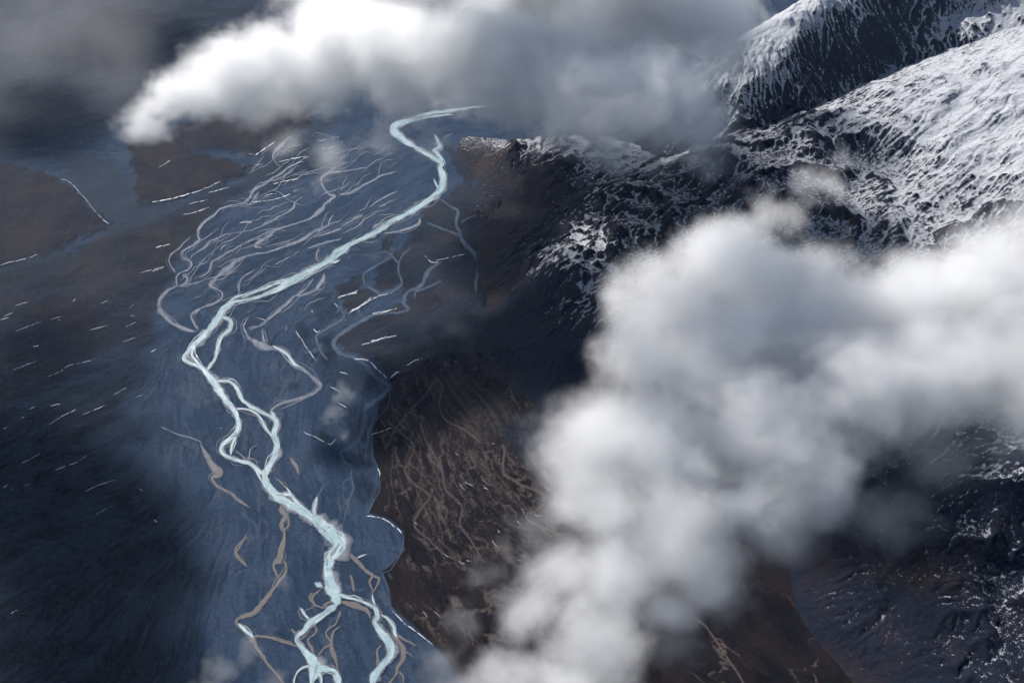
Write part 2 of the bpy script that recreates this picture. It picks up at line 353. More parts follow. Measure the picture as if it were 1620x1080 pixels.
def ground_mat():
    b = NB('ground_gravel'); pos = b.pos()
    n1 = b.noise(b.vscale(pos, (1/420,) * 3), 1, 6, .6); n2 = b.noise(b.vscale(pos, (1/45,) * 3), 1, 5, .62); n3 = b.noise(b.vscale(pos, (1/16,) * 3), 1, 4, .68)
    l1, l2, l3 = b.attr('streak'), b.attr('streak_wide'), b.attr('streak_broad')
    br, dk, fa, ta, fc, oc, ct, gy, tb, me, bd = (b.attr(k) for k in ('brown', 'dark', 'fan', 'tan', 'fan_channel', 'old_channel', 'cut', 'grey', 'trib', 'mesa', 'braid'))
    bars = b.mapr(b.math('ADD', b.math('MULTIPLY', l2, .6), b.math('ADD', b.math('MULTIPLY', l3, .28), b.math('MULTIPLY_ADD', b.math('SUBTRACT', n2, .5), 3.2, b.math('MULTIPLY', l1, .3)))), -.45, .45)
    plain = b.mix(b.math('MULTIPLY_ADD', bars, .6, b.mapr(n1, .3, .7, 0, .4)), (.026, .052, .100), (.054, .088, .148))
    plain = b.mix(b.mapr(l1, 1.0, 3.4, 0, .3), plain, (.08, .105, .155))
    plain = b.mix(b.mapr(l1, -1.2, -3.4, 0, .4), plain, (.014, .030, .062))
    plain = b.mix(b.math('MULTIPLY', oc, .38), plain, (.072, .100, .150))
    plain = b.mix(b.mapr(b.math('MULTIPLY_ADD', b.math('SUBTRACT', n3, .5), .6, bd), .1, .9, 0, .9), plain, (.078, .108, .160))
    moor = b.mix(b.mapr(n1, .35, .65), (.011, .012, .019), (.050, .036, .031))
    moor = b.mix(b.mapr(l3, -1.0, 1.0, 0.6, 0), moor, (.013, .022, .042))
    moor = b.mix(b.math('MULTIPLY', bars, .45), moor, (.030, .034, .046))
    moor = b.mix(b.mapr(l1, 1.0, 3, 0, .35), moor, (.055, .050, .055))
    moor = b.mix(b.math('MULTIPLY', oc, .4), moor, (.040, .050, .075))
    c = b.mix(br, plain, moor)
    mesa = b.mix(b.mapr(b.math('MULTIPLY_ADD', n1, .6, b.math('MULTIPLY', n2, .4)), .38, .62), (.013, .013, .020), (.042, .028, .027))
    c = b.mix(b.math('MULTIPLY', me, .5), c, mesa)
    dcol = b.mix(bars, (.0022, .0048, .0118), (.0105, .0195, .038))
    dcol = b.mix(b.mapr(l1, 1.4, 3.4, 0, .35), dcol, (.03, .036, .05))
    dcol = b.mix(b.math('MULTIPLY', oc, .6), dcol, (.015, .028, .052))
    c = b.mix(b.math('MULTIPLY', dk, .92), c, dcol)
    c = b.mix(b.math('MULTIPLY', tb, .8), c, (.034, .050, .074))
    fcol = b.mix(b.mapr(b.math('MULTIPLY_ADD', l2, .06, n1), .3, .7), (.0065, .0055, .0095), (.022, .0155, .018))
    fcol = b.mix(b.mapr(l1, .6, 2.8, 0, .45), fcol, (.032, .024, .025))
    fcol = b.mix(b.math('MULTIPLY', ta, .85), fcol, b.mix(b.mapr(b.math('MULTIPLY_ADD', l1, .12, n2), .3, .7), (.020, .017, .020), (.070, .052, .047)))
    fcol = b.mix(b.mapr(b.math('MULTIPLY_ADD', b.math('SUBTRACT', n3, .5), .5, fc), .12, .85, 0, .95), fcol, (.130, .102, .092))
    c = b.mix(fa, c, fcol)
    c = b.mix(gy, c, b.mix(b.mapr(l1, -2, 2), (.014, .023, .042), (.030, .040, .060)))
    c = b.mix(b.math('MULTIPLY', ct, 1.0), c, (.006, .011, .022))
    g = b.n('VectorMath', {0: c, 1: b.n('CombineXYZ', {0: b.mapr(n3, .2, .8, .32, .84, False), 1: b.mapr(n3, .2, .8, .32, .84, False), 2: b.mapr(n3, .2, .8, .34, .82, False)}).outputs[0]}, operation='MULTIPLY').outputs[0]
    hgt = b.math('ADD', b.math('MULTIPLY', n2, 5.0), b.math('ADD', b.math('MULTIPLY', n3, 1.2), b.math('MULTIPLY', l1, .5)))
    bump = b.n('Bump', {'Height': hgt, 'Strength': .7, 'Distance': 1.0}).outputs[0]
    bs = b.n('BsdfPrincipled', {'Base Color': g, 'Roughness': .9, 'Normal': bump})
    bs.inputs['Specular IOR Level'].default_value = .08
    return b.out(bs.outputs[0])
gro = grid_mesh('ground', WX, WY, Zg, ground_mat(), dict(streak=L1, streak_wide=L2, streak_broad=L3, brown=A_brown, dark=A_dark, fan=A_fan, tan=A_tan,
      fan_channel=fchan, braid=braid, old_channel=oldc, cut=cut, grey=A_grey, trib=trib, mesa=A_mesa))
tag(gro, 'blue-grey braided gravel plain with brown moorland terraces and a dark brown fan', None, 'structure')
print('ground', time.time() - T0)

# ================================================================== RIVER AND SIDE CHANNELS
FR = dict(A=(540, 160, 3.6), B=(240, 200, 3.6), C=(400, 340, 3.6), D=(400, 600, 3.6), E=(240, 600, 3.6), F=(360, 780, 3.6), M=(240, 380, 2.842), N=(0, 0, 1))
def ln(fr, s):
    x0, y0, k = FR[fr]; v = [float(t) for t in s.replace(';', ' ').replace(',', ' ').split()]
    return [(x0 + v[i] / k, y0 + v[i + 1] / k, v[i + 2] / k) for i in range(0, len(v), 3)]
WATER = [ln('A', '900 22 3;760 35 8;640 50 12;480 75 14;390 105 18;310 135 34;300 170 46;340 205 30;390 245 24;440 275 22;500 310 18;545 335 20;572 352 25;565 380 20;575 410 35;578 450 38;570 490 36;540 530 26;480 575 24;400 628 26;300 680 24;230 725 26;150 770 20;80 800 18;0 845 28;-60 880 24'),
 ln('A', '640 75 3;560 85 6;480 95 6;400 115 10;330 140 14'), ln('A', '530 190 8;550 235 10;560 260 22;525 280 14;545 300 16;570 330 20;575 350 20'), ln('A', '525 440 5;545 480 10;560 500 14'),
 ln('C', '560 165 26;510 200 34;470 235 30;420 265 30;370 295 26;320 320 36;270 345 26;210 375 16;150 410 14;90 440 15;30 470 13;-40 490 12'), ln('C', '440 270 10;480 265 8;500 250 4'),
 ln('M', '735 125 16;690 150 22;640 165 12;590 190 7;540 200 6;480 225 7;430 240 5;380 255 8;340 285 8'), ln('M', '620 170 5;570 185 4;520 215 4;460 235 3;400 262 6'), ln('M', '650 180 6;600 200 6;560 225 4;520 232 4'),
 ln('M', '700 150 12;640 190 9;590 215 11;530 240 10;455 262 10;400 272 12;360 280 16;320 310 26;300 345 30;270 390 26;235 430 24;195 465 22;160 500 14;145 530 14;170 552 14;210 567 15;240 590 22;280 640 34;300 670 30;330 715 24;365 755 22;385 790 20;390 840 22;375 870 20;345 895 16;318 920 16;315 950 14;345 975 14;400 992 16;445 1005 16;475 1030 18;505 1055 24'),
 ln('M', '200 462 12;180 505 10;195 535 10;225 565 10;240 580 10'), ln('M', '310 345 12;355 360 16;350 400 18;315 430 13;298 480 13;285 530 11;262 565 11;245 588 10'),
 ln('M', '285 635 16;340 632 10;370 650 14;395 690 16;410 720 14;450 750 14;500 775 14;545 795 16;560 820 18;550 870 24;562 910 26;560 950 28;540 990 26;515 1040 28;507 1068 24'),
 ln('M', '375 755 5;430 760 6;480 785 7;505 830 9;535 875 8;548 885 6'), ln('M', '378 875 10;360 930 9;355 965 9'),
 ln('E', '635 510 22;650 580 28;680 630 30;730 675 34;790 712 32;850 745 34;920 790 38;980 840 46;1040 900 54;1070 950 52'), ln('E', '690 640 16;740 655 14;790 660 18;830 700 18;870 740 22;930 790 26'), ln('E', '585 500 8;610 550 8;640 600 8;660 630 8'),
 ln('E', '945 660 6;935 700 12;925 745 14;935 780 14'), ln('E', '765 610 5;785 640 9;800 665 10'), ln('E', '1040 815 3;1030 830 6'),
 ln('F', '480 130 38;540 175 44;600 230 54;640 275 58;620 325 52;585 370 40;573 430 38;580 490 42;600 550 54;620 600 58;622 640 56'),
 ln('F', '622 635 40;570 668 22;520 700 20;470 735 24;435 780 20;400 815 16;395 845 14;430 882 18;460 920 30;488 960 44;500 1000 56;485 1050 26;470 1100 16'), ln('F', '620 640 12;560 690 10;510 725 12;470 750 8'),
 ln('F', '625 570 20;690 592 12;750 610 11;810 635 13;845 660 20;855 700 20;838 735 16;865 780 24;905 830 32;930 880 34;920 930 26;880 980 22;840 1030 30;820 1100 32'),
 ln('F', '500 985 24;560 1000 22;610 1015 20;625 1050 26;640 1100 22'), ln('F', '510 1010 20;535 1050 10;530 1100 8'), ln('F', '480 980 12;430 990 8;395 1020 6;380 1060 5;380 1100 5'),
 ln('F', '495 505 14;520 520 22;545 535 12'), ln('F', '410 650 5;440 690 9;465 722 14'), ln('F', '735 368 8;760 358 7;795 345 3'), ln('F', '870 690 8;910 712 9;940 750 14;955 800 12;965 830 8'),
 ln('F', '60 740 12;90 770 13;130 805 14;150 825 10'), ln('F', '440 760 6;470 740 8'), ln('C', '110 745 8;160 770 12;200 800 14;235 845 14;270 870 8'), ln('D', '100 178 14;118 200 18;130 225 20'), ln('F','825 570 5;828 600 7;840 640 8')]
SILT = [ln('B', '870 200 6;830 210 10;780 235 12;735 270 14;690 295 12;640 330 16;580 365 16;555 410 14;520 435 8;440 455 10;385 475 12;350 510 14;300 545 18;270 580 18;265 630 16;275 650 22;230 680 12;180 710 14;180 745 12;220 770 14;215 810 12;150 840 12;140 880 12;140 908 12;90 935 16;50 980 22;40 1030 26;70 1080 26'),
 ln('M', '35 290 24;45 330 22;90 370 18;140 395 16;205 412 14'), ln('B', '225 620 6;160 690 8;110 730 10;100 770 8;125 820 8;145 835 8'), ln('B', '612 370 6;590 400 12;575 425 10;530 460 5'), ln('B', '200 830 8;180 850 8;205 865 12;190 895 10;150 910 8'),
 ln('B', '865 395 3;820 430 8;800 470 14;740 505 8;680 540 12;640 560 10;580 585 5;520 600 4;440 610 5;390 630 10;330 655 10;300 690 14;250 720 6;222 745 8;222 765 8'), ln('B','390 575 4;340 610 5;300 640 8;270 660 12'),
 ln('B', '1090 252 14;1000 270 16;965 300 16;975 340 12;1010 385 16;1040 400 14;990 440 22;960 480 34;900 525 14;830 550 8;760 570 10;690 590 10;600 630 8;520 670 8;440 715 12;390 745 14;345 770 12;330 810 12;310 840 8;260 865 6'),
 ln('B', '760 575 8;700 590 16;670 620 22;620 650 26;590 680 24;620 690 10;640 695 5'), ln('B', '1045 490 4;1010 540 8;1000 570 8;920 605 18;870 640 22;820 660 20;740 690 14;660 715 10;600 725 10;540 740 12;480 765 24;440 800 34;390 840 26;350 880 30;335 910 28;370 925 12;400 945 12;395 980 12;350 1010 14;290 1030 12;235 1070 14'),
 ln('M', '225 303 12;180 335 12;190 375 12;215 408 12'), ln('B', '520 765 5;450 830 6;330 865 6;250 890 6;140 912 8'), ln('B', '900 605 6;980 570 6;1090 530 4'), ln('B', '1090 578 10;1000 610 10;900 635 5'), ln('B', '1090 638 8;1020 655 14;950 675 14;880 695 6'), ln('B', '955 690 12;935 735 10;950 775 8'),
 ln('B', '600 812 4;530 850 10;500 890 12;495 950 12'), ln('B', '440 660 5;400 690 10;395 715 4'), ln('B', '800 735 3;740 765 8;690 790 3'), ln('B', '805 50 12;760 85 16;715 130 24;690 180 5;740 240 5'), ln('B', '915 870 6;880 920 8;820 970 10'), ln('B', '640 690 5;740 660 5;820 640 5'),
 ln('A', '320 400 5;230 425 10;130 480 14;50 520 12;-20 540 6'), ln('A', '330 510 6;240 550 10;180 590 8;150 610 4'), ln('A', '320 555 4;240 590 6;200 605 4'), ln('A', '130 640 12;60 680 14;-10 720 5'), ln('A', '210 630 4;140 670 8;80 720 6;0 755 4'), ln('A', '150 375 4;80 390 7;-10 402 5'), ln('A', '200 265 3;180 310 4'),
 ln('A', '440 660 10;445 690 20;400 720 14;330 740 14;230 755 8'), ln('A', '280 684 10;220 695 16;185 715 14;178 735 6'), ln('A', '560 345 30;548 365 22'), ln('A', '640 180 6;600 200 6;575 225 5'),
 ln('C', '410 325 12;395 380 22;350 430 16;290 455 12;235 465 14;190 510 24;130 560 16;80 600 12;20 640 10;-30 655 6'), ln('C', '250 490 4;200 530 6;150 560 6'), ln('C', '350 350 6;320 400 6;270 440 5;230 465 8'), ln('C', '50 640 8;60 700 16;80 740 20'),
 ln('C', '-20 700 22;20 725 44;70 748 44;120 755 26;190 790 28;235 850 34;290 880 22;350 930 24;385 970 30;350 1010 18;270 1045 18;190 1065 16;130 1085 12'), ln('D', '385 30 24;350 80 16;270 105 18;180 130 14;120 160 16;105 190 20;130 225 34;165 230 14'), ln('D','350 85 5;260 125 6;190 155 5;150 175 4'),
 ln('M', '440 335 4;415 380 8;425 420 14;450 455 30'), ln('M', '460 345 3;510 360 8;500 380 6;430 395 6'), ln('C', '190 620 5;190 650 8;185 665 4'),
 ln('E', '55 270 4;130 305 5;200 325 7;270 350 7;285 380 12;310 430 30;350 490 40;385 535 42;340 560 16;380 610 14;450 645 12;500 690 12;560 730 8'), ln('E', '785 440 5;820 490 26;840 548 6'), ln('E', '545 895 8;480 960 12;500 1020 16;545 1065 12'), ln('E', '720 545 20;700 520 34'), ln('E', '705 560 8;750 600 8;790 650 8'),
 ln('E', '455 130 70;470 150 30'), ln('E','430 50 90;470 90 40'), ln('E', '470 400 8;510 430 9;550 455 9;560 400 6;610 365 4'), ln('E', '540 440 10;580 455 6;620 475 4'), ln('E', '760 665 40;800 700 30;830 722 10'), ln('E', '820 745 7;880 790 8;960 850 8;1010 910 14;1025 950 14'), ln('E', '740 690 10;745 740 36;765 775 20;740 820 20;745 870 16'), ln('E', '780 780 10;780 830 12;755 860 10'),
 ln('E', '540 500 8;640 760 0;641 761 0')[:1] * 2,
 ln('F', '318 190 12;325 250 18;305 320 30;290 372 44;265 400 20;270 440 12;295 488 14'), ln('F', '320 380 16;335 420 12;320 470 14;292 500 16;260 550 18;200 620 28;140 680 24;60 712 20;52 740 16;100 785 26;140 822 28;160 870 18;200 930 24;230 970 14;280 1030 14;328 1090 12'),
 ln('F', '140 812 14;200 812 12;300 838 14;380 865 8;420 872 5'), ln('F', '640 615 24;720 632 30;790 660 24;815 715 14'), ln('F', '870 690 12;910 710 20;940 750 26;955 800 30;975 850 28;1000 890 40;1000 940 22;970 990 18;960 1030 14;910 1100 12'), ln('F', '965 800 12;1020 840 12;1080 870 8'), ln('F', '1000 890 12;1040 915 8;1060 935 4'), ln('F','975 1010 8;1000 1045 8;1000 1100 6'),
 ln('F', '660 310 30;700 345 20;740 390 22;790 440 20;822 465 16;810 500 10;825 560 10;825 600 12;850 660 14'), ln('F', '820 465 12;862 485 16;850 525 10;826 565 8'), ln('F', '530 545 10;490 580 12;482 610 10;510 640 10;555 650 10;590 615 8;565 545 8;520 535 10'), ln('F', '480 560 8;470 600 8;490 640 6;440 670 5'),
 ln('F', '645 670 14;615 740 12;560 790 10;590 850 10;550 880 10;510 925 12'), ln('F', '645 750 5;600 795 10;590 860 14;600 905 30;620 960 8;632 1020 7'), ln('F', '490 740 12;505 790 10;460 830 10;480 880 14;500 935 14'), ln('F', '360 770 12;385 795 14;390 830 10'), ln('F', '540 640 20;580 620 14;600 600 6'),
 ln('F', '620 1000 30;640 1050 34;650 1100 30'), ln('F', '860 990 20;850 900 10;880 860 12'), ln('F', '500 1040 80;490 1100 80'), ln('F', '700 460 8;715 520 14;720 560 12'), ln('F', '580 975 10;610 990 12;640 1030 6'), ln('F','110 225 5;80 290 8;45 340 10;70 380 12'),
 ln('M', '165 505 34;170 535 30;215 560 20'), ln('M', '300 345 44;330 350 24')]
GREYC = [ln('A', '895 575 20;890 605 22;850 628 16;760 636 10'), ln('A', '560 555 8;620 600 10;662 625 16;655 690 20;670 740 18;700 810 22;760 870 26;790 930 28;770 1000 22;762 1090 18'), ln('A', '840 640 5;740 660 6;680 690 12'), ln('A','480 690 8;560 720 10;640 750 16;680 770 16'),
 ln('C', '1080 265 14;1000 320 22;960 400 22;880 440 24;862 500 20;880 540 16;780 560 10;690 568 14;640 590 18;560 640 20;480 690 20;460 740 24;500 790 20;570 810 18;640 850 22;680 900 24;740 950 26;780 980 22;740 1020 24;690 1060 22'), ln('C', '720 455 14;800 430 16;850 390 12;830 330 12;840 250 10;900 180 10'), ln('C', '640 400 10;690 430 12;720 455 12;660 490 12;600 530 14;620 580 14'),
 ln('C', '470 500 10;520 570 14;470 620 14;400 660 14;360 700 14;390 780 12;430 830 10'), ln('C', '750 200 8;800 240 10;840 290 12'), ln('C', '640 400 10;630 340 8;700 290 8;800 230 8'), ln('C','1080 370 8;1000 410 10;930 440 10;920 480 10'),
 ln('D', '780 45 16;740 90 24;680 130 30;640 180 34;640 240 36;620 300 24;600 350 18;550 390 12;500 412 10;515 460 16;560 500 10;560 550 8;572 620 10;545 690 12;535 740 8;510 840 6'), ln('D', '680 250 8;660 300 20;650 380 8;640 460 6'), ln('D', '515 620 8;520 580 8;560 560 6'), ln('D', '360 720 10;375 660 12;400 610 12;440 590 5')]
# finer threads (ribbons) : side strands of the river and thin braids over the gravel
RT_ = np.random.RandomState(77)
def strands(lines, n, wlo, whi, amp):
    out = []
    for l in lines:
        p = smooth_line(l, 8); seg = np.hypot(np.diff(p[:, 0]), np.diff(p[:, 1])); s_ = np.concatenate([[0], np.cumsum(seg)])
        if s_[-1] < 25 or p[:, 2].mean() < 2.2: continue
        for _ in range(max(1, int(n * s_[-1] / 120))):
            L = RT_.uniform(18, 70); t0 = RT_.uniform(-5, max(1, s_[-1] - L)); t = np.arange(max(t0, 0), min(t0 + L, s_[-1]), 2.5)
            if len(t) < 6: continue
            q = np.stack([np.interp(t, s_, p[:, k]) for k in range(3)], -1); tx, ty = np.gradient(q[:, 0]), np.gradient(q[:, 1]); nn = np.hypot(tx, ty) + 1e-9
            side = RT_.choice([-1, 1]); e = np.sin(np.linspace(0, np.pi, len(t))) ** .7
            off = side * e * (q[:, 2] * .5 + RT_.uniform(1.0, amp)) + .8 * gnoise(t / 8, t * 0 + RT_.rand() * 90, 5)
            w = RT_.uniform(wlo, whi) * (.6 + .4 * e) * (1.5 if q[0, 1] > 820 else 1.0)
            out.append([(a, b_, c_) for a, b_, c_ in zip(q[:, 0] - ty / nn * off, q[:, 1] + tx / nn * off, w)])
    return out
SILT += strands(WATER, 3.2, .5, 1.7, 7.0) + strands(SILT[:60], 1.6, .35, 1.0, 5.0)
WATER2 = strands(WATER, 1.6, .35, 1.1, 4.0)
n = 150
fx = RT_.uniform(270, 660, n); fy = RT_.uniform(210, 500, n)
tr = wander(n, fx, fy, RT_.choice([-1, 1], n) * 1.0, RT_.uniform(-.3, .3, n), 60, 1.6, .28, .3, 78)
pp = [(400,240),(520,200),(700,250),(660,340),(560,430),(520,520),(590,640),(560,760),(620,900),(610,1060),(330,1060),(330,880),(270,720),(250,560),(280,430)]
for k in range(n):
    L = RT_.randint(12, 60); q = tr[k, :L:3]
    if (polysd(pp, q[:, 0], q[:, 1]) > 0).all() and len(q) > 4:
        e = np.sin(np.linspace(.15, 3.0, len(q))); w = RT_.uniform(.35, 1.1) * (.5 + e)
        SILT.append([(a, b_, c_) for (a, b_), c_ in zip(q, w)])
BARS = []
for l in WATER:
    p = smooth_line(l, 8); seg = np.hypot(np.diff(p[:, 0]), np.diff(p[:, 1])); s_ = np.concatenate([[0], np.cumsum(seg)])
    if p[:, 2].mean() < 4.2: continue
    for _ in range(int(s_[-1] / 12)):
        L = RT_.uniform(5, 22); t0 = RT_.uniform(0, max(1, s_[-1] - L)); t = np.linspace(t0, min(t0 + L, s_[-1]), 7)
        q = np.stack([np.interp(t, s_, p[:, k]) for k in range(3)], -1); tx, ty = np.gradient(q[:, 0]), np.gradient(q[:, 1]); nn = np.hypot(tx, ty) + 1e-9
        off = RT_.uniform(-.48, .48) * q[:, 2]; w = RT_.uniform(.06, .26) * q[:, 2].mean() * np.sin(np.linspace(.2, 2.9, 7))
        BARS.append([(a, b_, c_) for a, b_, c_ in zip(q[:, 0] - ty / nn * off, q[:, 1] + tx / nn * off, w)])
def zground(x, y):
    fi = np.interp(x, GX, np.arange(len(GX))); fj = np.interp(y, GY, np.arange(len(GY)))
    i = np.clip(fi.astype(int), 0, len(GX) - 2); j = np.clip(fj.astype(int), 0, len(GY) - 2); u = fi - i; v = fj - j
    return Zg[j, i] * (1 - u) * (1 - v) + Zg[j, i + 1] * u * (1 - v) + Zg[j + 1, i] * (1 - u) * v + Zg[j + 1, i + 1] * u * v
for l in WATER:
    if np.mean([q[1] for q in l]) > 800:
        for i, q in enumerate(l): l[i] = (q[0], q[1], q[2] * (1.45 if q[2] > 6 else 1.2))
GREYC.append([(x, y, .9) for x, y in [(618,604),(614,640),(592,668),(588,690),(590,720),(597,738),(601,755),(600,775),(590,795),(582,813)]])
GREYC.append([(x, y, .9) for x, y in [(640,845),(636,868),(632,880),(618,900),(606,908),(612,925),(618,958),(640,985)]])
def ribbons(name, lines, mat, z0, seed, wmul=1.0, wadd=0.0, jag=0.22, end=True):
    rr = np.random.RandomState(seed); CO, QQ, ED, AL = [], [], [], []; base = 0
    NC = 7
    for li, l in enumerate(lines):
        p = smooth_line(l, 8) if len(l) > 2 else np.asarray(l, float)
        if len(p) < 3: continue
        # even spacing
        seg = np.hypot(np.diff(p[:, 0]), np.diff(p[:, 1])); s = np.concatenate([[0], np.cumsum(seg)])
        m = max(4, int(s[-1] / 1.1)); t = np.linspace(0, s[-1], m)
        q = np.stack([np.interp(t, s, p[:, k]) for k in range(3)], -1)
        tx = np.gradient(q[:, 0]); ty = np.gradient(q[:, 1])
        kk = np.ones(5) / 5; tx = np.convolve(np.pad(tx, 2, 'edge'), kk, 'valid'); ty = np.convolve(np.pad(ty, 2, 'edge'), kk, 'valid')
        nn = np.hypot(tx, ty) + 1e-9; nx, ny = -ty / nn, tx / nn
        tt = t + rr.rand() * 500
        q[:, 0] += .8 * gnoise(tt / 9, tt * 0 + .3, seed); q[:, 1] += .8 * gnoise(tt / 9, tt * 0 + 9.3, seed)
        w = q[:, 2] * wmul + wadd
        wl = w * .5 * (1 + jag * 1.6 * fbm(tt / 14, tt * 0 + 3.5, 4, seed + 3)); wr = w * .5 * (1 + jag * 1.6 * fbm(tt / 14, tt * 0 + 31.5, 4, seed + 9))
        if end:
            e = np.clip(np.minimum(t, s[-1] - t) / (1.0 * w.mean() + 1.5), 0, 1) ** .6 * .93 + .07
            wl = wl * e; wr = wr * e
        f = np.linspace(-1, 1, NC)
        off = np.where(f < 0, f[None] * wl[:, None], f[None] * wr[:, None])
        X = q[:, 0:1] + nx[:, None] * off; Y = q[:, 1:2] + ny[:, None] * off
        co = P(X, Y, zground(X, Y) + z0 + 0.012 * (li % 90))
        idx = base + np.arange(m * NC).reshape(m, NC)
        Q = np.stack([idx[:-1, :-1], idx[:-1, 1:], idx[1:, 1:], idx[1:, :-1]], -1).reshape(-1, 4)
        c = co.reshape(-1, 3); a_, b_, d_ = c[Q[0, 0] - base], c[Q[0, 1] - base], c[Q[0, 3] - base]
        if np.cross(b_ - a_, d_ - a_)[2] < 0: Q = Q[:, ::-1]
        CO.append(c); QQ.append(Q); ED.append(np.broadcast_to(1 - np.abs(f)[None], X.shape).ravel())
        AL.append(np.broadcast_to((np.clip(np.minimum(t, s[-1] - t) / 12, 0, 1))[:, None], X.shape).ravel()); base += m * NC
    return raw_mesh(name, np.concatenate(CO), np.concatenate(QQ), mat, dict(edge=np.concatenate(ED), ends=np.concatenate(AL)))
def chan_mat(name, lo, hi, edgec, e0, e1, rough, spec, sc=60, tint=None):
    b = NB(name); pos = b.pos()
    n = b.noise(b.vscale(pos, (1/sc, 1/sc/2.2, 1)), 1, 5, .6, .6); n2 = b.noise(b.vscale(pos, (1/14,) * 3), 1, 4, .6)
    ed = b.math('MULTIPLY', b.attr('edge'), b.mapr(b.attr('ends'), 0, .8, .15, 1))
    c = b.mix(b.mapr(n, .36, .66), lo, hi)
    k = b.math('MULTIPLY_ADD', b.math('SUBTRACT', n2, .5), .55, ed)
    c = b.mix(b.mapr(k, e0, e1), edgec, c)
    if tint:
        sep = b.n('SeparateXYZ', {0: pos}); c = b.mix(b.mapr(b.math('MULTIPLY_ADD', n, 1600., sep.outputs[1]), tint[1], tint[2], 0, 1), tint[0], c)
    bs = b.n('BsdfPrincipled', {'Base Color': c, 'Roughness': rough, 'Normal': b.n('Bump', {'Height': n2, 'Strength': .4, 'Distance': 1.0}).outputs[0]})
    bs.inputs['Specular IOR Level'].default_value = spec
    return b.out(bs.outputs[0])
m_grey = chan_mat('grey_gravel', (.034, .056, .090), (.058, .082, .118), (.024, .046, .082), .05, .6, .8, .2)
m_silt = chan_mat('silt', (.105, .120, .155), (.190, .195, .225), (.030, .050, .085), .05, .62, .7, .2, 60, ((.125, .112, .108), 5400, 7400))
m_marg = chan_mat('silt_margin', (.13, .14, .16), (.20, .20, .215), (.034, .052, .085), .0, .45, .7, .2)
m_bar = chan_mat('wet_gravel', (.15, .19, .205), (.24, .31, .33), (.24, .33, .355), .0, .5, .6, .2)
m_wat = chan_mat('glacial_water', (.25, .37, .40), (.40, .49, .52), (.17, .21, .24), .0, .32, .35, .4, 110)
og = ribbons('grey_gravel_channels', GREYC, m_grey, 1.0, 31, 1.0, 0.3, .35); tag(og, 'faint blue-grey gravel channels across the plain and along the brown moor', None, 'structure')
osl = ribbons('silt_channels', [l for l in SILT if len(l) > 2 or len(l) == 2 and l[0] != l[1]], m_silt, 1.7, 41, 1.0, 0.25, .35); tag(osl, 'mauve and brown silt channels braiding beside the turquoise river', None, 'structure')
om = ribbons('river_margin', WATER, m_marg, 2.8, 51, 1.45, 1.4, .42); tag(om, 'pale silt margins along both banks of the turquoise river', None, 'structure')
ob = ribbons('gravel_bars', BARS, m_bar, 5.2, 65, .8, 0.0, .3); tag(ob, 'slim wet gravel bars lying in the threads of the turquoise river', None, 'structure')
ow = ribbons('river', WATER + WATER2, m_wat, 3.4, 61, 1.0, 0.1, .2); tag(ow, 'milky turquoise glacial river winding down the plain in braided threads', None, 'structure')
print('river', time.time() - T0)

# ================================================================== OLD SNOW ALONG THE BANKS
SN = [ln('N', s) for s in ('580 815 1.5;600 818 2.2;615 825 2.6;628 835 2.4;636 843 1.8', '560 567 1.5;582 570 2;596 583 2.2;606 592 2;614 601 1.6', '597 740 2;601 748 2;601 755 1', '620 965 1.6;640 985 2;660 1000 2;685 1020 1.4',
  '617 598 1;625 590 2;632 588 1', '643 578 1;655 571 1.2;668 567 1', '588 470 1;570 484 1.4;555 492 1.4', '535 471 1;550 466 1.4;567 460 1', '588 497 1;610 493 1.2;628 487 1', '586 540 .8;605 535 1.4;628 530 .8', '672 404 .8;680 414 1.5;693 415 1.2', '690 413 1;710 408 1;735 402 .8',
  '765 281 .8;778 281 1.6;790 281 .8', '587 687 1;605 682 1;620 676 1', '590 700 0;600 701 0')][:-1]
SN += [ln('B', s) for s in ('720 202 3;790 185 5;885 170 3', '692 328 3;760 312 5;830 300 3', '575 430 4;680 418 4;750 400 4;835 362 4', '640 392 3;710 382 3', '820 210 2;900 165 2', '180 505 3;250 490 5;330 460 3', '325 378 3;380 362 5;440 346 2', '0 432 5;100 415 6;220 380 6;300 355 4;390 315 4', '500 545 3;575 545 3', '20 692 4;110 668 4', '0 825 4;70 805 3', '590 165 6;640 130 7;700 88 5', '950 85 3;1070 60 3', '970 130 2;1050 112 3', '40 235 2;110 190 2', '212 440 3;320 418 4', '580 160 3;540 158 2')]
SN += [[(a[0] , a[1], a[2] * .34) for a in ln('N', s)] for s in ('0 420 2;20 414 2;45 408 2;60 402 1', '96 283 1;108 286 1.5;122 300 1.5;135 315 2;150 333 2;158 342 2.5;172 354 2', '24 483 1.5;45 477 2', '25 524 1;45 516 2;66 508 1', '0 506 1;15 502 2', '20 585 1;40 578 2;57 571 1', '75 595 1;95 588 2;110 578 2;150 569 1.4', '5 678 1;13 674 2', '32 662 1;40 658 2', '47 648 2;57 642 2', '80 642 2;97 638 2', '78 671 1;95 660 1.5;120 647 2', '130 655 1;150 648 2;168 640 1', '87 744 1.5;105 737 2;122 730 1.5', '125 728 1;138 720 1', '33 733 1;50 725 1.5;65 716 1', '135 778 1;150 769 2;185 758 1.6', '18 775 2;22 772 1', '38 769 1;48 765 2', '150 815 1;170 803 2', '220 772 2;228 776 2', '242 822 2;250 826 2', '142 522 1;155 518 2;170 515 1.5', '195 540 1;217 533 1', '204 487 1;215 479 1', '228 430 2;240 427 1', '247 392 1;270 386 1.4', '222 432 1;235 428 1.4;260 422 1', '198 517 1;216 508 1', '205 500 1;215 498 1','160 480 1;172 474 1', '255 674 2;262 679 2', '275 684 1;290 690 1', '5 500 1;20 495 1', '180 625 1;200 612 1.3', '215 628 1;230 622 1', '80 505 1;100 500 1.4','90 507 1;97 505 1.6')]
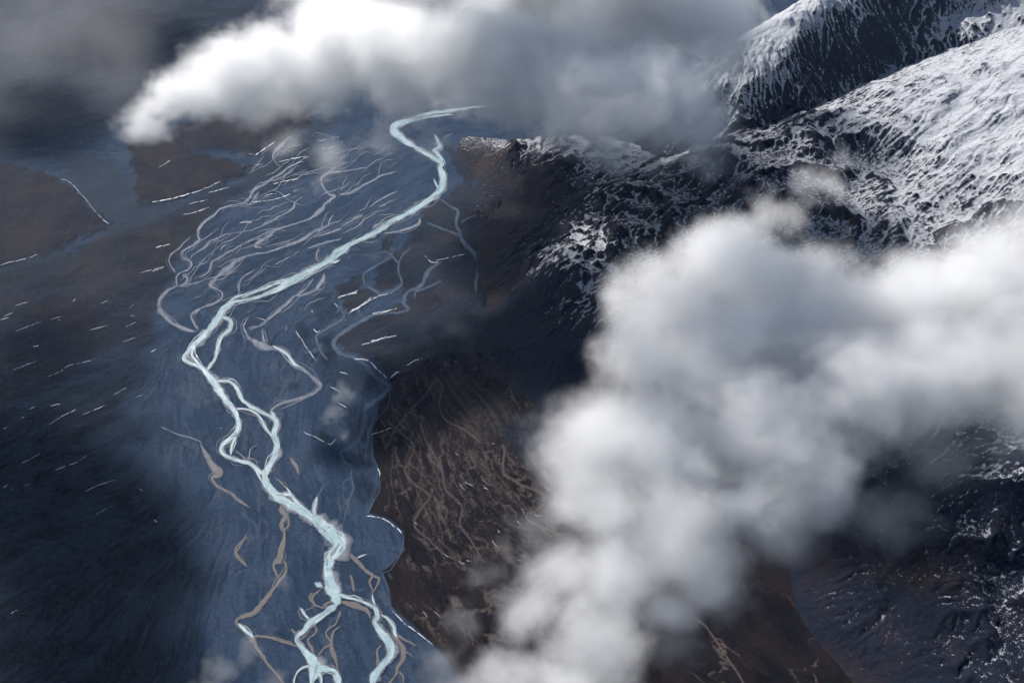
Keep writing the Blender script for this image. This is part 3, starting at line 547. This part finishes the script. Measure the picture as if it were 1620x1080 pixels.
SN += [ln('M', s) for s in ('835 260 3;880 243 5;925 235 3', '885 328 3;935 300 6;1010 255 4;1080 238 3', '940 470 2;1000 455 5;1055 432 3', '990 330 3;1080 312 3', '820 285 3;840 298 3', '720 310 3;722 330 3', '645 405 3;670 440 3;700 490 3;740 540 2', '725 400 4;742 415 4;755 405 3', '800 655 3;850 682 5', '840 728 3;880 752 5', '680 860 3;740 885 4;800 915 5;830 890 2', '845 590 3;885 603 3', '305 840 4;318 845 4')]
for d in SN: pass
# many more short dashes lying along the old channels
cand = []
for s in SEGS:
    for _ in range(3):
        if len(s) > 24:
            k = R.randint(0, len(s) - 16); L = R.randint(4, 14); seg = s[k:k + L]; cand.append(seg)
R.shuffle(cand); extra = []
for seg in cand:
    x, y = seg[0]; dd = seg[-1] - seg[0]; sl_ = dd[1] / (abs(dd[0]) + 1e-3) * np.sign(dd[0])
    infan = 620 < x < 900 and y > 640
    leftp = x < 250 or (x < 300 and y > 620)
    if (infan and .1 < sl_ < 1.4 and R.rand() < .16) or (leftp and -1.0 < sl_ < .1 and y > 440 and R.rand() < .05):
        w = R.uniform(.4, .95); extra.append([(p[0], p[1], w) for p in seg[::3]] + [(seg[-1][0], seg[-1][1], w * .7)])
extra = [e for e in extra if len(e) >= 3][:260]
def breakup(lines, seed):
    rr = np.random.RandomState(seed); out = []
    for l in lines:
        p = smooth_line(l, 8) if len(l) > 2 else dense(l, 1.0); p = np.asarray(p)
        seg = np.hypot(np.diff(p[:, 0]), np.diff(p[:, 1])); s = np.concatenate([[0], np.cumsum(seg)]); t = 0.0
        while t < s[-1] - .8:
            L = rr.uniform(4, 24); b_ = min(t + L, s[-1]); tt = np.linspace(t, b_, 4)
            q = np.stack([np.interp(tt, s, p[:, k]) for k in range(3)], -1); q[:, 2] *= rr.uniform(.5, 1.15)
            q[:, 0] += rr.uniform(-.4, .4); q[:, 1] += rr.uniform(-.4, .4)
            out.append([tuple(v) for v in q]); t = b_ + rr.uniform(.3, 1.4) * (1 + 3 * (rr.rand() < .2))
    return out
bsn = NB('old_snow'); bs_ = bsn.n('BsdfPrincipled', {'Base Color': (.46, .48, .52, 1), 'Roughness': .6}); m_snow = bsn.out(bs_.outputs[0])
br_ = breakup(SN, 3) + breakup(extra, 4)
osn = ribbons('snow', br_, m_snow, 2.0, 71, .85, .1, .3); osn.data.vertices
tag(osn, 'short white strips of old snow lying along the channel banks', None, 'stuff')
# let every strip rest on its bank
me = osn.data; co = np.empty(len(me.vertices) * 3, np.float32); me.vertices.foreach_get('co', co); co = co.reshape(-1, 3)
print('snow', len(br_), time.time() - T0)

# ================================================================== MOUNTAINS
def tps(pts, vals, X, Y, lam=0.0):
    p = np.asarray(pts, float) / 1000.0; n = len(p)
    d = np.hypot(p[:, None, 0] - p[None, :, 0], p[:, None, 1] - p[None, :, 1])
    K = np.where(d > 0, d * d * np.log(d + 1e-12), 0) + lam * np.eye(n)
    A = np.zeros((n + 3, n + 3)); A[:n, :n] = K; A[:n, n] = 1; A[:n, n + 1:] = p; A[n, :n] = 1; A[n + 1:, :n] = p.T
    v = np.asarray(vals, float); B = np.zeros((n + 3,) + v.shape[1:]); B[:n] = v
    c = np.linalg.solve(A, B); out = []
    for j in range(v.shape[1]):
        s = c[n, j] + c[n + 1, j] * X / 1000 + c[n + 2, j] * Y / 1000
        for i in range(n):
            r2 = (X / 1000 - p[i, 0]) ** 2 + (Y / 1000 - p[i, 1]) ** 2
            s = s + c[i, j] * 0.5 * r2 * np.log(r2 + 1e-12)
        out.append(s)
    return out
def erode(Z, cell, n, steps, seed, er=.3, dep=.3, cap=5.0, batches=4, inertia=.15):
    rr = np.random.RandomState(seed); r, c = Z.shape; Z = Z / cell
    for b in range(batches):
        x = rr.uniform(2, c - 3, n); y = rr.uniform(2, r - 3, n); dx = np.zeros(n); dy = np.zeros(n); sed = np.zeros(n); v = np.ones(n); wat = np.ones(n)
        for k in range(steps):
            ix = x.astype(int); iy = y.astype(int); u = x - ix; w = y - iy
            a, b2, c_, d_ = Z[iy, ix], Z[iy, ix + 1], Z[iy + 1, ix], Z[iy + 1, ix + 1]
            gx = (b2 - a) * (1 - w) + (d_ - c_) * w; gy = (c_ - a) * (1 - u) + (d_ - b2) * u
            h0 = a * (1 - u) * (1 - w) + b2 * u * (1 - w) + c_ * (1 - u) * w + d_ * u * w
            dx = dx * inertia - gx * (1 - inertia); dy = dy * inertia - gy * (1 - inertia); L = np.hypot(dx, dy) + 1e-9; dx /= L; dy /= L
            x2 = np.clip(x + dx, 1, c - 3); y2 = np.clip(y + dy, 1, r - 3); jx = x2.astype(int); jy = y2.astype(int); u2 = x2 - jx; w2 = y2 - jy
            h1 = Z[jy, jx] * (1 - u2) * (1 - w2) + Z[jy, jx + 1] * u2 * (1 - w2) + Z[jy + 1, jx] * (1 - u2) * w2 + Z[jy + 1, jx + 1] * u2 * w2
            dh = h1 - h0; C = np.maximum(-dh, .005) * v * wat * cap
            up = dh > 0; dp = np.where(up, np.minimum(dh, sed), np.where(sed > C, (sed - C) * dep, 0))
            ero = np.where((~up) & (sed < C), np.minimum((C - sed) * er, -dh), 0); ero = np.maximum(ero, 0)
            am = dp - ero; sed = sed - am
            dl = np.zeros(r * c)
            for ii, jj, ww in ((ix, iy, (1 - u) * (1 - w)), (ix + 1, iy, u * (1 - w)), (ix, iy + 1, (1 - u) * w), (ix + 1, iy + 1, u * w)):
                dl += np.bincount(jj * c + ii, am * ww, r * c)
            Z = Z + np.clip(dl, -.04, .04).reshape(r, c)
            v = np.sqrt(np.clip(v * v - dh, 0.01, 4)); wat *= .98; x, y = x2, y2
    return Z * cell
def blur(Z, k=1):
    for _ in range(k):
        Z = (np.roll(Z, 1, 0) + np.roll(Z, -1, 0) + 2 * Z) / 4; Z = (np.roll(Z, 1, 1) + np.roll(Z, -1, 1) + 2 * Z) / 4
    return Z
# px, py, height, snow cover, warm rock
CT = [(730,215,-5,.3,.4),(735,270,-20,0,.5),(800,330,0,0,.5),(750,400,-10,0,.5),(772,470,0,0,.5),(700,585,-15,0,.8),(780,610,-20,0,.6),(866,668,-10,0,.1),(1000,720,-40,0,.2),(1150,800,-40,0,.3),(1240,900,-10,0,.5),(1310,1050,-10,0,.5),
 (1380,1200,-10,0,.5),(600,450,-150,0,0),(600,700,-200,0,0),(800,850,-200,0,0),(1000,1000,-200,0,0),(700,130,-100,0,0),(1100,1200,-200,0,0),(1150,1000,-100,0,0),
 (790,225,150,.5,.5),(850,215,330,.62,.4),(830,270,170,.15,.5),(880,330,350,.2,.3),(820,390,210,.05,.3),(790,320,60,.05,.4),(900,270,400,.25,.3),(950,290,540,.4,.3),(868,430,430,.75,.1),(850,470,260,.1,0),(820,520,140,0,-.1),(890,500,400,.5,.1),
 (870,560,210,.08,-.2),(900,600,160,.05,-.2),(935,570,330,.3,-.2),(950,500,560,.42,.2),(950,400,600,.45,.4),(1000,340,620,.4,.4),(1050,320,680,.38,.4),(1030,400,640,.45,.4),(1100,300,760,.38,.3),(1080,290,760,.38,.3),
 (1130,245,880,.45,.3),(1200,210,960,.50,.2),(1300,185,1060,.6,.1),(1380,152,1150,.7,.1),(1450,120,1230,.8,.1),(1540,90,1350,.95,.1),(1620,58,1470,1,.1),(1700,30,1600,1,.1),(1800,0,1700,1,.1),  # left slope cover lowered: thin snow, and cloud shade painted as greyer ground
 (1200,290,900,.4,.3),(1300,260,980,.5,.2),(1380,270,930,.5,.2),(1450,200,1160,.9,.1),(1500,250,1080,.9,.1),(1560,180,1260,1,.1),(1620,200,1280,.97,.1),(1330,330,800,.4,.4),(1400,330,890,.7,.4),(1480,350,880,.58,.4),(1600,330,1060,.66,.2),(1650,300,1150,.75,.1),
 (1250,430,640,.4,.3),(1400,450,640,.5,.3),(1600,450,820,.5,.3),(1100,500,460,.3,.3),(1250,600,300,.2,.3),(1450,600,480,.3,.2),(1600,600,720,.45,.1),(1050,620,150,.1,.2),
 (1350,830,170,.1,.3),(1460,905,240,.1,.5),(1500,800,430,.32,.1),(1600,780,560,.45,0),(1620,900,330,.3,.1),(1420,780,300,.12,.2),(1300,780,110,.05,.1),(1350,950,120,.1,.1),(1500,960,230,.12,.2),(1480,1050,150,.1,.2),(1620,1000,330,.2,.2),(1700,1080,420,.2,.2),(1560,1080,240,.15,.1),
 (1900,300,1500,1,.1),(1900,700,800,.4,.2),(1900,1000,600,.2,.2)]
ca = np.array(CT, float); cw = P(ca[:, 0], ca[:, 1], ca[:, 2])
# the far side of the front ridge falls away again
back = [(1130,245,880),(1200,210,960),(1300,185,1060),(1380,152,1150),(1450,120,1230),(1540,90,1350),(1620,58,1470),(1700,30,1600)]
bw = P(*np.array(back, float).T); far_ = bw + np.array([-150, 900, -420.]); 
more = np.array([(1200, 11500, 0), (2500, 12500, 200), (5000, 13000, 300), (300, 10500, -60), (-400, 11500, -100), (-600, 9500, -150)], float)
PT = np.concatenate([cw[:, :2], far_[:, :2], more[:, :2]]); VV = np.concatenate([ca[:, 2:5], np.column_stack([far_[:, 2], np.full(len(far_), .8), np.full(len(far_), .1)]), np.column_stack([more[:, 2], np.full(6, .4), np.full(6, .3)])])
cell = 9.0
mx = np.arange(-800, 6600, cell); my = np.arange(3100, 11400, cell); MX, MY = np.meshgrid(mx, my)
Zb, Sn, Wm = tps(PT, VV, MX, MY, .002)
PXm, PYm = proj(MX, MY, Zb)
hi = sstep(20, 350, Zb)
d1 = np.array([.80, .60]);                                   # gullies on the snow slope run this way
ua = (MX * d1[0] + MY * d1[1]); va = (-MX * d1[1] + MY * d1[0]); wv = 70 * fbm(MX / 500, MY / 500, 4, 61)
gul = ridged((ua + wv) / 900, (va + wv) / 95, 5, 62)
snz = sstep(.5, .8, Sn)
pl = np.exp(-((PXm - 960) / 120) ** 2 - ((PYm - 400) / 110) ** 2)
Z = Zb + hi * (95 * fbm(MX / 650, MY / 650, 6, 60) * (1 - .7 * snz) + 85 * (ridged(MX / 420, MY / 420, 6, 66) - .4) * (1 - .85 * snz)) - 17 * snz * (gul - .3) + 45 * snz * fbm(MX / 420, MY / 420, 3, 69) + pl * 60 * fbm(MX / 130, MY / 130, 5, 67)
Z = Z + sstep(-5, 60, Zb) * 6 * fbm(MX / 70, MY / 70, 4, 68)
Z0_ = Z.copy(); Z = erode(Z, cell, 90000, 45, 5, batches=5); Z = Z * (1 - .55 * snz) + Z0_ * .55 * snz; Z = Z * .8 + blur(Z, 1) * .2; Z = np.where(Zb < -8, np.minimum(Zb, -8), Z)
def mountain_mat(name, snow_shift=0.0, fall=None, dark=(.0060, .0105, .0240), warm=(.030, .021, .0205), sand=(.042, .032, .030)):
    b = NB(name); pos = b.pos(); geo = b.n('NewGeometry')
    sep = b.n('SeparateXYZ', {0: geo.outputs['Normal']}); up = sep.outputs[2]
    n1 = b.noise(b.vscale(pos, (1/260,) * 3), 1, 6, .6); n2 = b.noise(b.vscale(pos, (1/28,) * 3), 1, 6, .7); n3 = b.noise(b.vscale(pos, (1/9,) * 3), 1, 4, .65)
    sn, wm, cv = b.attr('snow_cover'), b.attr('warm_rock'), b.attr('hollow')
    rk = b.mix(b.mapr(b.math('MULTIPLY_ADD', b.math('SUBTRACT', n1, .5), 1.5, wm), .1, .8), dark, warm)
    rk = b.mix(b.mapr(n2, .45, .75, 0, .5), rk, sand)
    rk = b.mix(b.mapr(n3, .3, .6, .5, 0), rk, (.003, .0045, .009))
    # snow settles where the cover is high, in hollows, less on steep ground
    k = b.math('MULTIPLY_ADD', b.math('SUBTRACT', n2, .5), 1.5, sn)
    k = b.math('MULTIPLY_ADD', b.math('SUBTRACT', n1, .5), .6, k)
    k = b.math('MULTIPLY_ADD', b.math('SUBTRACT', n3, .5), 1.3, k)
    k = b.math('MULTIPLY_ADD', cv, .16, k)
    if fall:
        mp = b.n('Mapping', {'Vector': pos}); mp.inputs['Rotation'].default_value = (0, 0, -fall); mp2 = b.vscale(mp.outputs[0], (1/170, 1/15, 1/60))
        ns = b.noise(mp2, 1, 4, .65, .8); k = b.math('MULTIPLY_ADD', b.math('SUBTRACT', ns, .56), b.mapr(sn, .45, .8, .4, 1.5), k)
    k = b.math('MULTIPLY_ADD', b.math('SUBTRACT', up, .86), 1.5, k)
    f = b.mapr(k, .54 - snow_shift, .86 - snow_shift)
    c = b.mix(f, rk, b.mix(b.mapr(n3, .3, .7), (.37, .385, .42), (.56, .57, .59)))
    h = b.math('ADD', b.math('MULTIPLY', n2, 16.0), b.math('ADD', b.math('MULTIPLY', n3, 5.0), b.math('MULTIPLY', f, 1.0)))
    bs = b.n('BsdfPrincipled', {'Base Color': c, 'Roughness': .8, 'Normal': b.n('Bump', {'Height': h, 'Strength': .75, 'Distance': 1.0}).outputs[0]})
    bs.inputs['Specular IOR Level'].default_value = .08
    return b.out(bs.outputs[0])
def hollow(Z, cell): return np.clip((blur(Z, 6) - Z) / 3.0, -2.5, 2.5)
mm = mountain_mat('mountain_rock_and_snow', .06, math.atan2(.6, .8))
mo = grid_mesh('mountain', MX, MY, Z, mm, dict(snow_cover=Sn, warm_rock=Wm, hollow=hollow(Z, cell)), keep=Z > -12)
tag(mo, 'broad mountain with dark lower slopes rising to a snow covered shoulder', None, 'structure')
# ---- the peak behind
RT = []; CR = []
for px0, py0, h0, cov0, rows in [(1000,190,480,.35,[(215,.5,.3)]),(1090,140,950,.6,[(180,.6,.5),(240,.6,.4)]),(1150,92,1230,.95,[(120,.5,.95),(160,.6,.75),(220,.7,.45)]),(1200,70,1330,1.1,[(100,.45,1.05),(140,.55,.8),(200,.7,.45)]),
      (1240,50,1390,1.1,[(90,.45,1.05),(130,.6,.7),(190,.75,.45)]),(1290,17,1490,1.1,[(60,.7,.75),(110,.9,.45),(180,.8,.55)]),(1340,-10,1560,1,[(50,.8,.5),(110,.9,.4),(170,.8,.7)]),(1400,-50,1680,.8,[(30,.9,.45),(90,1.0,.45),(150,.8,.75)]),
      (1500,-90,1800,.9,[(0,.9,.62),(60,.7,.7),(120,.7,.9)]),(1620,-130,1950,1,[(-40,.7,.95),(40,.6,.95),(100,.6,.9)]),(1750,-150,2000,1,[(0,.6,1),(80,.6,1)])]:
    RT.append((px0, py0, h0, cov0)); w0 = P(px0, py0, h0); CR.append(w0)
    for py1, sl1, cv1 in rows:
        # where a slope of this steepness, falling from the crest towards the valley, lies along this bearing
        t1 = P(px0, py1, 0.0); k1 = (H / t1[1]); de = (h0 - H + w0[1] * k1) / (sl1 + k1)
        RT.append((px0, py1, h0 - sl1 * de, cv1))
ra = np.array(RT, float); rw = P(ra[:, 0], ra[:, 1], ra[:, 2])
crest = np.array(CR); beh = crest + np.array([100, 1300, -750.])
lo_ = np.array([(900, 9000, -60, .3), (700, 10000, -100, .3), (900, 11200, -150, .3), (1500, 13500, 100, .3), (4000, 14500, 100, .5), (7500, 14000, 300, .6), (7500, 8800, 700, .8), (2000, 8400, 200, .4), (4000, 8300, 300, .5)], float)
PT2 = np.concatenate([rw[:, :2], beh[:, :2], lo_[:, :2]]); V2 = np.concatenate([ra[:, 2:4], np.column_stack([beh[:, 2], np.full(len(crest), .8)]), lo_[:, 2:4]])
cell2 = 10.0
rx = np.arange(700, 7400, cell2); ry = np.arange(8300, 13200, cell2); RX, RY = np.meshgrid(rx, ry)
Zr, Sr = tps(PT2, V2, RX, RY, .002)
ch = ridged((RX * .96 + RY * .28 + 60 * fbm(RX / 300, RY / 300, 3, 71)) / 190, (-RX * .28 + RY * .96) / 900, 5, 72)
Zr2 = Zr + sstep(0, 400, Zr) * (-10 * (ch - .35) * sstep(.98, .7, Sr) + 90 * fbm(RX / 500, RY / 500, 6, 73) + 80 * (ridged(RX / 230, RY / 230, 6, 74) - .4) * sstep(.9, .5, Sr))
Zr2 = erode(Zr2, cell2, 60000, 45, 9, batches=4)
rm = grid_mesh('far_mountain', RX, RY, Zr2, mountain_mat('far_mountain_rock_and_snow', .12, None, (.006, .010, .021), (.014, .013, .018), (.025, .025, .032)), dict(snow_cover=Sr, warm_rock=Sr * 0 + .1, hollow=hollow(Zr2, cell2)), keep=Zr2 > -20)
tag(rm, 'snowy mountain with a dark craggy face behind the nearer snow slope', None, 'structure')
print('mountains', time.time() - T0)

# ================================================================== CLOUDS
import bmesh
def cloud_mat(name, blobs, dens, sc, amp, width, seed, aniso=.25, det=6.0, col=(.998, .983, .977), rate=.3, detail_amp=.0, squash=.75, lo=0.0, warp=420.0, grow=1.6, rough=.6):
    b = NB(name); pos = b.pos()
    off = b.n('VectorMath', {0: pos}, operation='ADD'); off.inputs[1].default_value = (seed * 1731.0, seed * 977.0, seed * 431.0)
    n = b.noise(b.vscale(off.outputs[0], (1.0 / sc, 1.0 / sc, 1.25 / sc)), 1, det, rough, .3)
    wn = b.n('TexNoise', {'Vector': b.vscale(off.outputs[0], (1.3 / sc,) * 3), 'Scale': 1.0, 'Detail': 3.0, 'Roughness': .55})
    wv = b.n('VectorMath', {0: wn.outputs['Color']}, operation='SUBTRACT'); wv.inputs[1].default_value = (.5, .5, .5)
    wm = b.n('VectorMath', {0: wv.outputs[0]}, operation='SCALE'); wm.inputs['Scale'].default_value = warp
    ps = b.vscale(b.n('VectorMath', {0: pos, 1: wm.outputs[0]}, operation='ADD').outputs[0], (1, 1, 1 / squash)); f = None
    for (c, r) in blobs:
        d = b.n('VectorMath', {0: ps}, operation='DISTANCE'); d.inputs[1].default_value = (c[0], c[1], c[2] / squash)
        v = b.math('MULTIPLY_ADD', d.outputs['Value'], -1.0 / (r * grow), 1.0)
        f = v if f is None else b.math('SMOOTH_MAX', f, v, .15)
    # erode the shape from the rim inwards
    k = b.math('SUBTRACT', f, b.mapr(n, .28, .72, lo + amp, lo, False))
    d = b.mapr(k, 0.0, width, 0.0, dens)
    v = b.n('VolumeScatter', {'Color': (*col, 1), 'Density': d, 'Anisotropy': aniso})
    m = b.out(v.outputs[0], True)
    m.cycles.volume_step_rate = rate
    try: m.cycles.volume_sampling = 'DISTANCE'
    except Exception: pass
    return m
def cloud(name, spec, label, dens, sc, amp, width, seed, vox=45.0, squash=.75, gm=1.45, world=False, **kw):
    """spec: (px, py, height, radius in px) seen from the photograph's viewpoint, set out as puffs of real size"""
    blobs = []
    bm = bmesh.new()
    for sp_ in spec:
        if world: c, r = sp_
        else: px, py, h, rp = sp_; c = P(px, py, h); dep = c[1] * CP + (H - c[2]) * SP; r = rp * dep / FP
        blobs.append((c, r))
        g = bmesh.ops.create_icosphere(bm, subdivisions=3, radius=1.0)
        for v in g['verts']: v.co = Vector((c[0] + v.co.x * r * gm, c[1] + v.co.y * r * gm, c[2] + v.co.z * r * gm * squash))
    me = bpy.data.meshes.new(name); bm.to_mesh(me); bm.free()
    tmp = bpy.data.objects.new(name + '_tmp', me); COL.objects.link(tmp)
    md = tmp.modifiers.new('r', 'REMESH'); md.mode = 'VOXEL'; md.voxel_size = vox
    dg = bpy.context.evaluated_depsgraph_get(); m2 = bpy.data.meshes.new_from_object(tmp.evaluated_get(dg))
    bpy.data.objects.remove(tmp, do_unlink=True); m2.name = name
    o = bpy.data.objects.new(name, m2); COL.objects.link(o)
    m2.materials.clear(); m2.materials.append(cloud_mat(name + '_vapour', blobs, dens, sc, amp, width, seed, squash=squash, **kw))
    tag(o, label, 'cloud', None, 'clouds drifting over the valley')
    return o
_sd = np.array(_d)
def sunward(px, py, h, t):
    """the place t metres up the sunbeam that lands at this point"""
    return P(px, py, h) + _sd * t
C2 = [(1060,470,1900,100),(1120,400,2000,66),(1180,430,2000,105),(1030,570,1900,100),(1130,560,1900,140),(1250,500,1900,135),(1350,480,1900,125),(1450,475,1900,115),(1560,450,1950,120),(1690,430,2000,140),
 (960,690,1800,100),(1050,700,1800,130),(1180,680,1800,150),(1320,620,1800,150),(1450,600,1800,135),(1570,570,1800,120),(960,810,1700,95),(1060,830,1700,110),(1180,790,1700,100),(1290,740,1700,85),(1130,900,1600,75),(1060,960,1550,60),(1640,620,1750,110),
 (890,905,1600,72),(990,905,1600,95),(830,965,1600,74),(910,1010,1600,95),(790,1070,1550,80),(890,1100,1550,100)]
KW = dict(lo=.03, grow=1.7, gm=1.6)
cloud('cloud', C2, 'large bright white cloud covering the right centre, trailing down to the bottom edge', .0100, 450., .62, .62, 3, warp=330., rate=.45, det=8., rough=.72, **KW)
C1 = [(235,185,1700,44),(300,155,1700,66),(370,125,1700,80),(450,105,1700,95),(540,80,1750,112),(640,85,1800,112),(740,80,1900,122),(840,105,2000,120),(930,130,2100,130),(1020,150,2100,125),(1085,190,2000,80),
 (560,-20,1800,120),(700,-60,1900,150),(850,-40,2100,150),(1000,-10,2200,150),(1130,40,2100,115)]
cloud('cloud', C1, 'long cloud across the top, brilliant white at its left and slate grey at its right', .0100, 600., .64, .62, 5, warp=430., rate=.45, det=8., rough=.72, **KW)
VL = [(60,60,1500,150),(-80,180,1300,160),(180,30,1500,120),(200,120,1400,90)]
cloud('cloud', VL, 'dim grey veil of thin cloud over the upper left corner', .00017, 900., .6, .7, 8, warp=500., vox=90., rate=.5, **KW)
cloud('cloud', [(1230,340,1900,60),(1290,290,1900,48),(1330,250,1900,26),(1180,370,1900,50)], 'wispy grey tongue of cloud reaching up in front of the snow slope', .0045, 320., .75, .5, 11, warp=300., vox=30., rough=.64, **KW)
cloud('cloud', [(540,620,500,22),(525,650,500,26),(545,680,500,16)], 'small translucent wisp of cloud hanging over the river plain', .0022, 200., .8, .5, 12, warp=220., vox=20., rough=.64, **KW)
cloud('cloud', [(340,1050,700,36),(390,1030,700,30),(420,1080,700,40),(450,925,700,18),(330,1100,700,40)], 'faint wisp of cloud low at the bottom edge beside the river', .0020, 240., .8, .5, 13, warp=240., vox=20., rough=.64, **KW)
cloud('cloud', [(1060,180,2000,26),(1080,215,2000,22),(1100,250,2000,14)], 'small pale puff of cloud in front of the slate grey bank', .004, 260., .7, .6, 14, warp=220., vox=25., **KW)
cloud('cloud', [(1140,930,1300,95),(1270,850,1300,100),(1390,800,1350,95),(1500,740,1400,90),(1590,690,1450,90),(1070,1010,1250,80),(860,850,1300,70),(930,960,1300,70)], 'torn grey mist under the right hand cloud, thinning over the dark slopes', .0016, 520., .85, .5, 16, warp=420., vox=50., rough=.66, rate=.35, **KW)
cloud('cloud', [(455,225,700,40),(520,245,700,46),(600,215,800,50),(680,225,800,40),(500,290,600,26)], 'faint milky veil of mist over the far end of the braided river', .0009, 380., .8, .5, 17, warp=380., vox=45., rough=.66, rate=.5, **KW)
cloud('cloud', [(775,905,1200,46),(740,990,1200,52),(800,870,1200,36),(700,1050,1200,50)], 'ragged grey wisp trailing off the left foot of the large cloud', .0015, 300., .8, .5, 18, warp=300., vox=35., rough=.68, rate=.4, **KW)
cloud('cloud', [(960,225,1700,46),(1040,260,1700,50),(1120,270,1750,44),(880,210,1700,40),(1140,200,1900,50)], 'dark grey veil hanging from the right end of the top cloud onto the slope', .0016, 420., .75, .6, 19, warp=380., vox=45., rough=.66, rate=.5, **KW)
# unseen clouds added along the sunbeams to shade the plain, slope and large clouds
def high(name, targets, label, dens, seed):
    spec = []
    for (px, py, h, t, r) in targets: spec.append((sunward(px, py, h, t), r))
    cloud(name, spec, label, dens, 1500., .5, .7, seed, vox=140., rate=.8, det=2., warp=600., lo=0., grow=1.6, gm=1.5, world=True)
high('cloud', [(930,150,2000,2200,850),(1080,130,2000,2200,800),(800,40,2300,2200,600),(1280,680,1700,6500,420),(1400,620,1700,6500,380),(1200,820,1600,6500,300),(870,180,1900,2200,450),(1100,220,1600,2600,520),(980,50,2300,2000,700),(1090,200,1900,2400,600)], 'unseen high cloud added above the frame to shade the slate grey end of the top cloud', .0115, 21)
high('cloud', [(1180,240,900,4200,600),(1290,220,950,4200,650),(1040,300,700,4200,600)], 'unseen thin high cloud added above the frame to dim the lower snow slope', .0022, 23)
high('cloud', [(60,560,0,6200,700),(60,780,0,6200,750),(200,850,0,6200,520),(120,1020,0,6200,650),(-150,700,0,6200,800),(290,1060,0,6200,300),(60,200,0,5600,900),(200,60,0,5200,1000)], 'unseen high cloud bank added beyond the upper left of the frame to shade the plain', .0024, 22)
print('clouds', time.time() - T0)
# ================================================================== HAZE
bh = NB('haze_air'); pv = bh.n('VolumePrincipled', {'Color': (.42, .62, 1.0, 1), 'Density': 0.0000024, 'Anisotropy': .1}); mh = bh.out(pv.outputs[0], True)
hb = bmesh.new(); bmesh.ops.create_cube(hb, size=1.0)
for v in hb.verts: v.co = Vector((v.co.x * 60000, v.co.y * 60000 + 22000, -60 + (v.co.z + .5) * 5160))
hm = bpy.data.meshes.new('haze'); hb.to_mesh(hm); hb.free(); hm.materials.append(mh)
ho = bpy.data.objects.new('haze', hm); COL.objects.link(ho); tag(ho, None, None, 'stuff')

print('script built in %.1f s' % (time.time() - T0))
